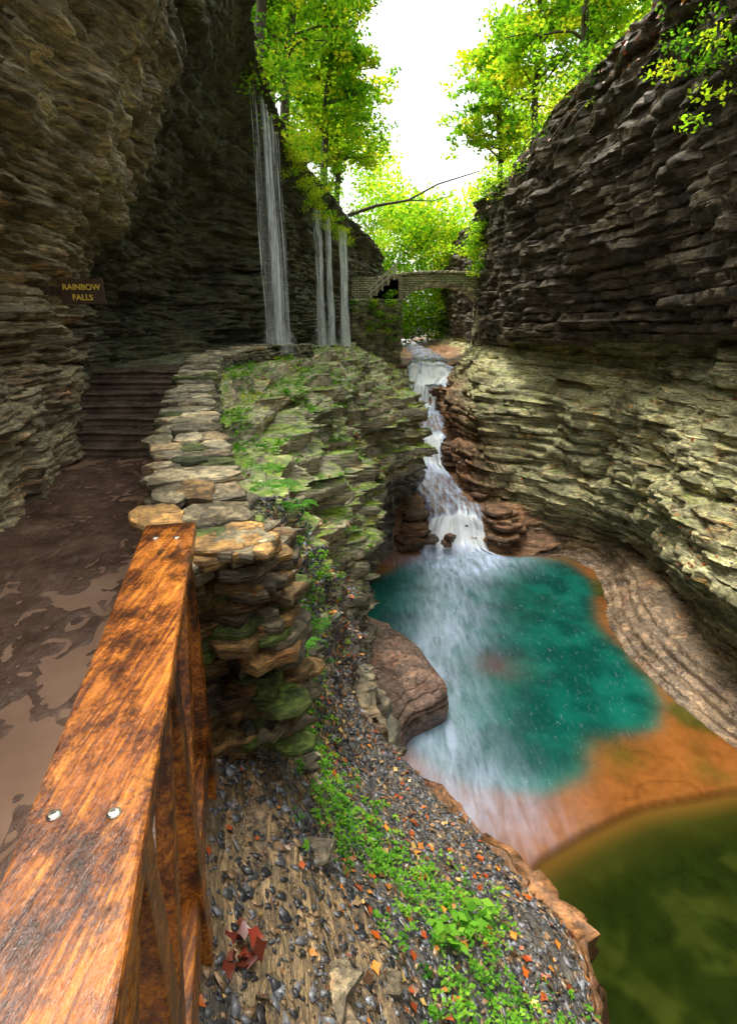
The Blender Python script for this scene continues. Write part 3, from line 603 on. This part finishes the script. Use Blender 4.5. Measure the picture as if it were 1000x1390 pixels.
def tree(base,H,lean,spread,nb,per,ls,bias=.5,start=.25,name='tree',trunk=.13):
    T=empty(name);base=np.array(base,float);ac=Acc()
    ts=np.linspace(0,1,9);w=rng.normal(size=(9,3))*.12*H/7;w[0]=0
    pts=np.array([base+V((lean[0]*t**1.3,lean[1]*t**1.3,H*t))+w[i]*t for i,t in enumerate(ts)])
    tube(ac,pts,[trunk*(1-.8*t)+.01 for t in ts],7)
    cen=[]
    for i in range(nb):
        f=start+(1-start)*(i+rng.random())/nb;p=V([np.interp(f,ts,pts[:,k_]) for k_ in range(3)])
        az=rng.random()*2*math.pi;L_=spread*(.45+.75*rng.random())*(1.15-.6*f)
        d=V((math.cos(az)+lean[0]*.12,math.sin(az)*.9+lean[1]*.1,.15+.5*rng.random()));d/=np.linalg.norm(d)
        q=[p];
        for s in range(5):
            d=d+rng.normal(size=3)*.22+V((0,0,-.03));d/=np.linalg.norm(d);q.append(q[-1]+d*L_/5)
        tube(ac,q,[trunk*.38*(1-f*.6)*(1-.17*s)+.004 for s in range(6)],5)
        for s in range(2,6):
            for e in range(3 if s<5 else 4):
                o=rng.normal(size=3)*V((.42,.42,.22))*(.5+L_*.22);c=q[s]+o;cen.append(c)
            if rng.random()<.6: tube(ac,[q[s],(q[s]+c)/2+rng.normal(size=3)*.05,c],[.018,.012,.005],4)
    ac.obj('trunk',M_bark,parent=T)
    cen=np.array(cen);cw=np.clip(bias+.25*rng.normal(size=len(cen)),0,1)
    c=blobs(cen,.28+.30*rng.random(len(cen)),per,.42);w_=np.repeat(cw,per)+.12*rng.normal(size=len(c))
    v,f,col=leafquads(c,ls,.5,w=w_);mesh_obj('leaves',v,f,M_leaf,fcol=col,parent=T)
tree((-3.0,11.5,4.9),6.0,(.9,.8),2.1,20,36,.10,.5)
tree((-2.5,14.6,4.7),6.5,(1.3,.3),2.5,28,38,.11,.55)
tree((-2.4,18.2,4.8),7.0,(1.2,-.3),2.8,30,38,.13,.5)
tree((-1.6,22.5,4.5),6.0,(.5,-.3),2.4,26,38,.15,.55)
tree((-1.4,27.5,4.5),5.5,(.3,-.3),2.5,28,38,.18,.65)
tree((-6.0,14.5,7.6),7.5,(1.2,0),3.2,26,34,.15,.45)
tree((-6.0,21,7.6),8.0,(1.0,0),3.6,28,34,.18,.5)
tree((-4.5,30,7),7.5,(.6,0),3.2,28,34,.22,.6)
tree((6.0,14.2,5.6),6.5,(-.4,.3),2.4,22,36,.11,.5)
tree((5.9,18.0,5.2),6.5,(-.8,.2),2.4,24,36,.13,.55)
tree((5.9,22.5,5.0),7.0,(-.6,.2),2.5,26,38,.15,.6)
tree((5.9,28.0,4.9),6.0,(-.6,0),2.6,26,36,.18,.65)
tree((8.6,20,7.6),8.0,(-.5,0),3.2,26,34,.17,.5)
tree((9.5,27,8),8.0,(-.5,0),3.4,26,34,.2,.6)
tree((6.0,10.8,5.9),5.5,(.3,.5),2.0,18,34,.10,.45)
cs=[];
for i in range(560):
    y=36+26*rng.random();x=-16+40*rng.random();gap=abs(x-(.115*y));
    zt=1.5+gap*1.1+rng.random()*4.0+ (y-36)*.12
    if gap<2.6 and zt>.20*y: zt=.20*y*rng.random()
    cs.append((x,y,zt))
for i in range(220):
    cs.append((2.9+6.5*(rng.random()-.5),38+8*rng.random(),-1+8.5*rng.random()))
cs=np.array(cs);cw=np.clip(.68+.25*rng.normal(size=len(cs)),0,1)
c=blobs(cs,1.3,80,.7);v,f,col=leafquads(c,.28,.5,w=np.repeat(cw,80)+.1*rng.normal(size=len(c)))
mesh_obj('distant_foliage',v,f,M_leaf,fcol=col)
def mass(name,cs,rad,per,ls,bias,flat=.5,up=.5,pal=PAL):
    cs=np.array(cs);cw=np.clip(bias+.22*rng.normal(size=len(cs)),0,1);c=blobs(cs,rad,per,flat)
    v,f,col=leafquads(c,ls,up,w=np.repeat(cw,per)+.1*rng.normal(size=len(c)),pal=pal);return mesh_obj(name,v,f,M_leaf,fcol=col)
def along(P,n,j):
    P=V(P);k_=rng.random(n)*(len(P)-1);i=np.minimum(k_.astype(int),len(P)-2);t_=(k_-i)[:,None];return P[i]*(1-t_)+P[i+1]*t_+rng.normal(size=(n,3))*V(j)
mass('rim_shrubs',along([(-2.0,11.0,4.4),(-1.9,13,4.3),(-1.7,16,4.2),(-1.5,20,4.2),(-.7,25,4.0),(.6,30,4.0),(.9,34,4)],120,(.35,.3,.25)),.4,50,.09,.55)
mass('hanging_moss',along([(-1.75,14.5,3.8),(-1.55,17.5,3.45),(-1.35,19.2,3.1),(-1.0,20,2.9),(-.7,21,2.7)],100,(.14,.3,.20)),.2,60,.05,.8)
mass('ivy',along([(-.4,24.3,.8),(.3,24.3,.2),(1.2,24.3,.6),(.9,24.3,-1.2)],40,(.35,.06,.5)),.25,45,.08,.4)
mass('rim_shrubs',along([(5.2,26,4.4),(4.5,22,4.3),(4.5,20,4.5),(4.6,16.5,5.1),(4.8,14,5.2)],60,(.35,.3,.3)),.4,50,.10,.55)
mass('cliff_shrub',along([(4.55,9.6,4.0),(4.70,9.0,3.4),(4.6,8.4,3.0),(4.5,8.0,3.4)],44,(.25,.3,.3)),.26,55,.07,.45)
mass('cliff_shrub',along([(4.3,24,3.6),(4.3,24.5,2.6),(4.6,25,2.0)],30,(.3,.3,.4)),.4,55,.12,.7)
ac=Acc();tube(ac,[(-.8,24,3.9),(.3,23.8,4.2),(1.5,23.6,4.35),(2.6,23.7,4.9),(4.2,24,5.4)],[.07,.055,.04,.03,.02],6)
tube(ac,[(1.5,23.6,4.35),(2.4,23.5,4.3),(3.2,23.4,4.5)],[.03,.02,.01],5);ac.obj('fallen_branch',M_bark)
ac=Acc()
for i in range(7):
    p=V((4.4+.1*i,17-.5*i,4.6));q=[p];d=V((-.6+.2*rng.random(),-.2,.1));
    for s in range(6): d=d+V((0,0,-.22))+rng.normal(size=3)*.08;q.append(q[-1]+d*.28)
    tube(ac,q,[.022-.003*s for s in range(7)],4)
ac.obj('hanging_roots',M_bark)
# ---------------------------------------------------------------- bridge
br=empty('stone_arch_bridge')
m,nt,b=newmat('bridge_stone');tc=nt.nodes.new('ShaderNodeTexCoord');sx=nt.nodes.new('ShaderNodeSeparateXYZ');lk(nt,tc.outputs['Object'],sx.inputs[0])
cb=nt.nodes.new('ShaderNodeCombineXYZ');lk(nt,sx.outputs[0],cb.inputs[0]);lk(nt,sx.outputs[2],cb.inputs[1])
bt=N(nt,'ShaderNodeTexBrick',i_Scale=2.2);bt.inputs['Color1'].default_value=(.55,.48,.33,1);bt.inputs['Color2'].default_value=(.28,.27,.18,1);bt.inputs['Mortar'].default_value=(.08,.07,.05,1)
bt.inputs['Mortar Size'].default_value=.03;bt.inputs['Brick Width'].default_value=.55;bt.inputs['Row Height'].default_value=.2;lk(nt,cb.outputs[0],bt.inputs['Vector'])
c=mul(nt,bt.outputs['Color'],ramp(nt,noise(nt,3),[(.3,(.6,.7,.45)),(.7,(1.3,1.3,1.1))]));lk(nt,c,b.inputs['Base Color']);b.inputs['Roughness'].default_value=.8
bump(nt,b,bt.outputs['Fac'],-.6,.05);M_bridge=m
def arch(name,y0,y1,ztop,crown,spring,xl,xr,x0,x1,zb):
    cx=(xl+xr)/2;h=(xr-xl)/2;rise=crown-spring;n_=24
    us=np.linspace(-1,1,n_+1);low_=[(cx+h*u_,spring+rise*math.sqrt(max(0,1-u_*u_*.96))) for u_ in us]
    prof=[(x0,zb)]+[(xl,zb)]+low_+[(xr,zb)]+[(x1,zb)]
    top=[(x0,ztop(x0)),(xl,ztop(xl))]+[(x,ztop(x)) for x,_ in low_]+[(xr,ztop(xr)),(x1,ztop(x1))]
    vs=[];fs=[];m_=len(prof)
    for yy in (y0,y1):
        for (x,z) in prof: vs.append((x,yy,z))
        for (x,z) in top: vs.append((x,yy,z))
    o=2*m_
    for i in range(m_-1):
        fs.append((i,i+1,m_+i+1,m_+i));fs.append((o+i+1,o+i,o+m_+i,o+m_+i+1))
        fs.append((m_+i,m_+i+1,o+m_+i+1,o+m_+i));fs.append((i+1,i,o+i,o+i+1))
    fs.append((0,m_,o+m_,o));fs.append((m_-1,o+m_-1,o+2*m_-1,2*m_-1))
    return mesh_obj(name,vs,fs,M_bridge,parent=br)
zt=lambda x:1.80+.16*(1-((x-3.1)/2.2)**2)
SPR,CRN=.62,1.48
arch('arch_wall',25.6,27.4,lambda x:zt(max(x,1.0)),CRN,SPR,1.42,4.85,-.9,6.0,-2.5)
ac=Acc()
for i in range(24):
    x=.5+i*.235;slab(ac,(x,25.58,zt(x)+.05),.23,.22,.09,0,(.65,.6,.46));slab(ac,(x,27.3,zt(x)+.05),.23,.22,.09,0,(.65,.6,.46))
for i in range(34):
    u_=-1+2*(i+.5)/34;x=3.135+1.715*u_;z=SPR+(CRN-SPR)*math.sqrt(1-u_*u_*.96);slab(ac,(x,25.57,z+.06),.11,.1,.17,0,tuple(V((.6,.54,.4))*(.6+.6*rng.random())),8)
ac.obj('coping_and_voussoirs',M_stone,parent=br)
pier=empty('stone_pier')
ac=Acc()
for lv in range(22):
    z=-1.9+lv*.13
    for q in range(6):
        x=-.62+q*.36+.1*rng.random();slab(ac,(x,24.75+.05*rng.random(),z),.40,.5,.128,0,tuple(V((.44,.42,.28))*(.5+.8*rng.random())),10)
v,f=boxv((.35,25.2,-.55),1.9,.75,2.8);ac.add(v,f,(.2,.18,.13));ac.obj('masonry',M_stone,parent=pier)
stair=empty('stone_stairway')
ac=Acc()
for i in range(7):
    v,f=boxv((.25+i*.15,25.2,.95+i*.065),.5,.7,.14+i*.13);ac.add(v,f,(.45,.40,.3))
ac.obj('treads',M_stone,parent=stair)
ac=Acc()
for i in range(5):
    x=.1+i*.24;z=.92+i*.20;beam(ac,(x,24.7,z-.1),(x,24.7,z+.42),.06,.06,None,(0,1,0))
beam(ac,(.0,24.68,1.28),(1.2,24.68,2.28),.05,.08);beam(ac,(.0,24.68,1.06),(1.2,24.68,2.06),.04,.06)
ac.obj('handrail',simple('grey_wood',(.6,.52,.42),.7),parent=stair)
# ---------------------------------------------------------------- ground cover on the near slope
def pick(A,Nn,mask,n):
    R,C=A.shape[:2];idx=np.argwhere(mask)
    dC=np.linalg.norm(np.gradient(A,axis=1),axis=2);dR=np.linalg.norm(np.gradient(A,axis=0),axis=2);w=(dC*dR)[mask];w=w/w.sum()
    s=rng.choice(len(idx),n,p=w);i=idx[s];jr=rng.random((n,1))-.5;jc=rng.random((n,1))-.5
    P=A[i[:,0],i[:,1]];r2=np.clip(i[:,0]+1,0,R-1);c2=np.clip(i[:,1]+1,0,C-1)
    P=P+(A[r2,i[:,1]]-P)*jr+(A[i[:,0],c2]-P)*jc
    nn_=Nn[i[:,0],i[:,1]];nn_=np.where(nn_[:,2:3]<0,-nn_,nn_);return P,nn_,i
slope_m=(Drp<3.95)&(Dcp<6.3)&(Dcp>.9)
P,nn_,ix=pick(DA,DN,slope_m&(Drp>.05),60000)
clus=fbm(P[:,0]*2.2,P[:,1]*2.2,3);keep=(clus<.57)|(rng.random(len(P))<.5);P=P[keep];nn_=nn_[keep];n_=len(P)
a=rng.normal(size=(n_,3));up_=nn_+rng.normal(size=(n_,3))*.16;up_/=np.linalg.norm(up_,axis=1,keepdims=True);a-=up_*(a*up_).sum(1,keepdims=True);a/=np.linalg.norm(a,axis=1,keepdims=True);bb=np.cross(up_,a)
s1=(.005+.026*rng.random((n_,1))**3.0);s2=s1*(.35+.5*rng.random((n_,1)));hh=.0007+.0015*rng.random((n_,1));P=P+nn_*.003
jx=1+.5*(rng.random((5,n_,1))-.5)
ring=[P+(a*s1*i_+bb*s2*j_)*jx[q] for q,(i_,j_) in enumerate([(-1,-1),(.7,-1.1),(1.1,.2),(.3,1),(-.9,.8)])]
v=np.stack([r-up_*hh for r in ring]+[r+up_*hh for r in ring],1)
base_=np.arange(n_)*10
F=np.concatenate([np.stack([base_+i_ for i_ in t_],1) for t_ in [(5,6,7,8),(0,1,6,5),(1,2,7,6),(2,3,8,7),(3,4,9,8),(4,0,5,9)]],0)
g=.03+.24*rng.random((n_,1))**2.0;colr=np.hstack([g*1.0,g*1.0,g*1.08]);tn=rng.random(n_)<.24;colr[tn]=V((.27,.17,.09))*(.5+rng.random((tn.sum(),1)))
m,nt,b=newmat('slate');lk(nt,attr(nt,'tint').outputs['Color'],b.inputs['Base Color']);b.inputs['Roughness'].default_value=.28
mesh_obj('slate_gravel',v.reshape(-1,3),F,m,fcol=np.tile(colr,(6,1)))
ac=Acc();P,nn_,ix=pick(DA,DN,slope_m&(Drp>.1)&(Drp<2.0)&(Dcp>1.4)&(Dcp<5),12)
for p in P: slab(ac,p+V((0,0,-.014)),.08+.18*rng.random(),.08+.10*rng.random(),.035,rng.random()*3,tuple(V((.30,.26,.19))*(.5+.6*rng.random())),13,.3)
ac.obj('flat_stones',M_stone)
LP=V([(.50,.10,.015),(.58,.21,.03),(.34,.06,.015),(.50,.33,.10),(.24,.11,.04),(.12,.06,.03),(.30,.17,.08)])
def litter(name,P,nn_,size,pal,lift=.010):
    n=len(P);up_=nn_+rng.normal(size=(n,3))*.35;up_/=np.linalg.norm(up_,axis=1,keepdims=True);a=rng.normal(size=(n,3));a-=up_*(a*up_).sum(1,keepdims=True);a/=np.linalg.norm(a,axis=1,keepdims=True);b_=np.cross(up_,a)
    s=size*(.6+.8*rng.random((n,1)));c=P+nn_*lift
    shp=[(-.55,0),(-.2,.28),(-.1,.5),(.15,.25),(.6,0),(.15,-.28),(-.1,-.5),(-.2,-.28)]
    vs=np.stack([c+a*s*i_+b_*s*j_+up_*s*(.25*abs(j_)) for i_,j_ in shp],1).reshape(-1,3);b0=np.arange(n)*8
    F=np.concatenate([np.stack([b0+i_ for i_ in t_],1) for t_ in [(0,1,4,7),(1,2,3,4),(7,4,5,6)]],0)
    col=pal[rng.integers(0,len(pal),n)]*(.6+.7*rng.random((n,1)));return mesh_obj(name,vs,F,M_litter,fcol=np.tile(col,(3,1)))
P,nn_,ix=pick(DA,DN,slope_m&(Drp>1.5),4400);kp=rng.random(len(P))<np.clip(.15+.85*fbm(P[:,0]*3,P[:,1]*3,7),0,1);litter('fallen_leaves',P[kp],nn_[kp],.036,LP)
P,nn_,ix=pick(DA,DN,slope_m&(Drp<1.6),300);litter('fallen_leaves',P,nn_,.028,LP)
em=(Erp<3.9)&(Erp>.3)&(EN[...,2]>.35);P,nn_,ix=pick(EA,EN,em,5200);kp=rng.random(len(P))<np.where(fbm(P[:,0]*1.2,P[:,1]*1.2,2)>.52,1,.06);litter('fallen_leaves',P[kp],nn_[kp],.055,LP)
em=(Erp>7.6)&(Erp<9.6)&(Ecp>2);P,nn_,ix=pick(EA,EN,em,3500);litter('fallen_leaves',P,nn_,.09,LP)
em=(Drp<3.4)&(Dcp>6.5)&(DN[...,2]>.4);P,nn_,ix=pick(DA,DN,em,1200);litter('fallen_leaves',P,nn_,.05,LP)
P=V([(-.40,1.13,-1.78)])+rng.normal(size=(26,3))*V((.035,.035,.008));litter('leaf_pile',P,np.tile(V([[0,0,1.]]),(26,1)),.045,V([(.22,.03,.015),(.15,.03,.015)]),.02)
def herbs(name,P,nn_,hgt,ls,nl,pal,bias=.6):
    n=len(P)
    c=np.repeat(P,nl,0);az=rng.random(len(c))*6.283;r=rng.random(len(c))**.6;h_=np.repeat(hgt*(.4+.9*rng.random(n)),nl)
    c=c+np.column_stack([np.cos(az)*r*h_*.9,np.sin(az)*r*h_*.9,h_*(.25+.8*(1-r)+.15*rng.random(len(c)))])
    w_=np.repeat(np.clip(bias+.2*rng.normal(size=n),0,1),nl)+.1*rng.normal(size=len(c))
    v,f,col=leafquads(c,ls,1.2,pal=pal,w=w_,elong=.62,jit=.4);mesh_obj(name,v,f,M_leaf,fcol=col)
HP=V([(.03,.11,.012),(.06,.20,.02),(.11,.31,.03),(.19,.42,.04),(.30,.52,.06)])
def band(r,c): return np.exp(-((r-np.interp(c,[1,2,3,4,5,6,7],[3.0,2.7,2.2,1.7,1.6,1.6,1.4]))/.55)**2)
P,nn_,ix=pick(DA,DN,slope_m,10500);pr=band(Drp[ix[:,0],ix[:,1]],Dcp[ix[:,0],ix[:,1]])*sst(.36,.52,fbm(P[:,0]*3.5,P[:,1]*3.5,12));kp=rng.random(len(P))<pr*.9
herbs('ground_cover_plants',P[kp],nn_[kp],.048,.019,14,HP,.6)
P,nn_,ix=pick(DA,DN,(Drp<1.8)&(Drp>.05)&(Dcp>5.6)&(Dcp<9.6),1300);kp=fbm(P[:,0]*1.5,P[:,1]*1.5,6)>.48;herbs('ledge_plants',P[kp],nn_[kp],.08,.04,16,HP,.6)
P,nn_,ix=pick(DA,DN,(Drp<3)&(Dcp>8)&(Dcp<12)&(DN[...,2]>.3),1000);kp=fbm(P[:,0]*1.1,P[:,1]*1.1,6)>.50;herbs('ledge_plants',P[kp],nn_[kp],.06,.045,14,PAL,.75)
P,nn_,ix=pick(DA,DN,(Drp<3)&(Dcp>5)&(Dcp<7.4),700);kp=fbm(P[:,0]*2,P[:,1]*2,6)>.48;herbs('ledge_plants',P[kp],nn_[kp],.06,.028,14,HP,.6)
for (x,y,z) in ((.42,1.75,-2.62),(.52,1.85,-2.70),(.33,1.62,-2.52)):
    P=V([(x,y,z)])+rng.normal(size=(5,3))*V((.03,.03,.01));herbs('broadleaf_plant',P,None,.08,.055,5,HP,.7)
def fern(name,c,R,nf,col0):
    vs=[];fs=[];cols=[];k0=0
    for i in range(nf):
        az=6.283*i/nf+.4*rng.random();L_=R*(.7+.5*rng.random());d=V((math.cos(az),math.sin(az),0));sdv=V((-d[1],d[0],0))
        for s in range(9):
            t_=(s+1)/9;p=V(c)+d*L_*t_+V((0,0,R*(.9*t_-1.0*t_*t_)));w=R*.26*math.sin(3.0*t_+.15)
            for sg_ in (-1,1):
                q=p+sdv*sg_*w+d*w*.5;e=d*L_*.05
                vs+=[p-e,p+e,q+e*.3+V((0,0,-.1*w)),q-e*.3+V((0,0,-.1*w))];fs.append((k0,k0+1,k0+2,k0+3));k0+=4
                cols.append(col0*(.7+.6*rng.random()))
    mesh_obj(name,vs,np.array(fs),M_leaf,fcol=np.array(cols))
for (x,y,z,R) in ((-.62,3.55,-1.05,.17),(-.50,3.75,-1.25,.15),(-.72,3.75,-.98,.14),(-.33,3.3,-1.95,.10),(-.38,2.85,-1.8,.10)):
    fern('fern_plant',(x,y,z),R,9,V((.10,.30,.04)))
# ---------------------------------------------------------------- light, world, camera
w=bpy.data.worlds.new('World');scene.world=w;w.use_nodes=True;nt=w.node_tree;bg=nt.nodes['Background']
sd_=V((-.30,.35,1.0));sd_=sd_/np.linalg.norm(sd_);el=math.asin(sd_[2]);az=math.atan2(sd_[0],sd_[1])
sky=nt.nodes.new('ShaderNodeTexSky');sky.sky_type='NISHITA';sky.sun_disc=False;sky.sun_elevation=el;sky.sun_rotation=az;sky.air_density=1.0;sky.dust_density=6;sky.ozone_density=.5
hs=nt.nodes.new('ShaderNodeHueSaturation');hs.inputs['Saturation'].default_value=.3;hs.inputs['Value'].default_value=3.3;lk(nt,sky.outputs[0],hs.inputs['Color'])
lk(nt,mul(nt,hs.outputs[0],(1,1,.93)),bg.inputs[0]);bg.inputs[1].default_value=.15
ld=bpy.data.lights.new('sun','SUN');ld.energy=3.2;ld.angle=math.radians(28);ld.color=(1,.96,.87);lo_=bpy.data.objects.new('sun',ld);COL.objects.link(lo_)
lo_.rotation_euler=Vector((-sd_[0],-sd_[1],-sd_[2])).to_track_quat('-Z','Y').to_euler();lo_.location=(0,0,30)
cd=bpy.data.cameras.new('camera');cd.sensor_fit='VERTICAL';cd.sensor_height=36;cd.lens=19.42;cd.clip_end=1000;cd.clip_start=.02
co=bpy.data.objects.new('camera',cd);COL.objects.link(co);co.rotation_euler=(math.radians(71),0,0);scene.camera=co
scene.view_settings.view_transform='Standard';scene.view_settings.look='None';scene.view_settings.exposure=0
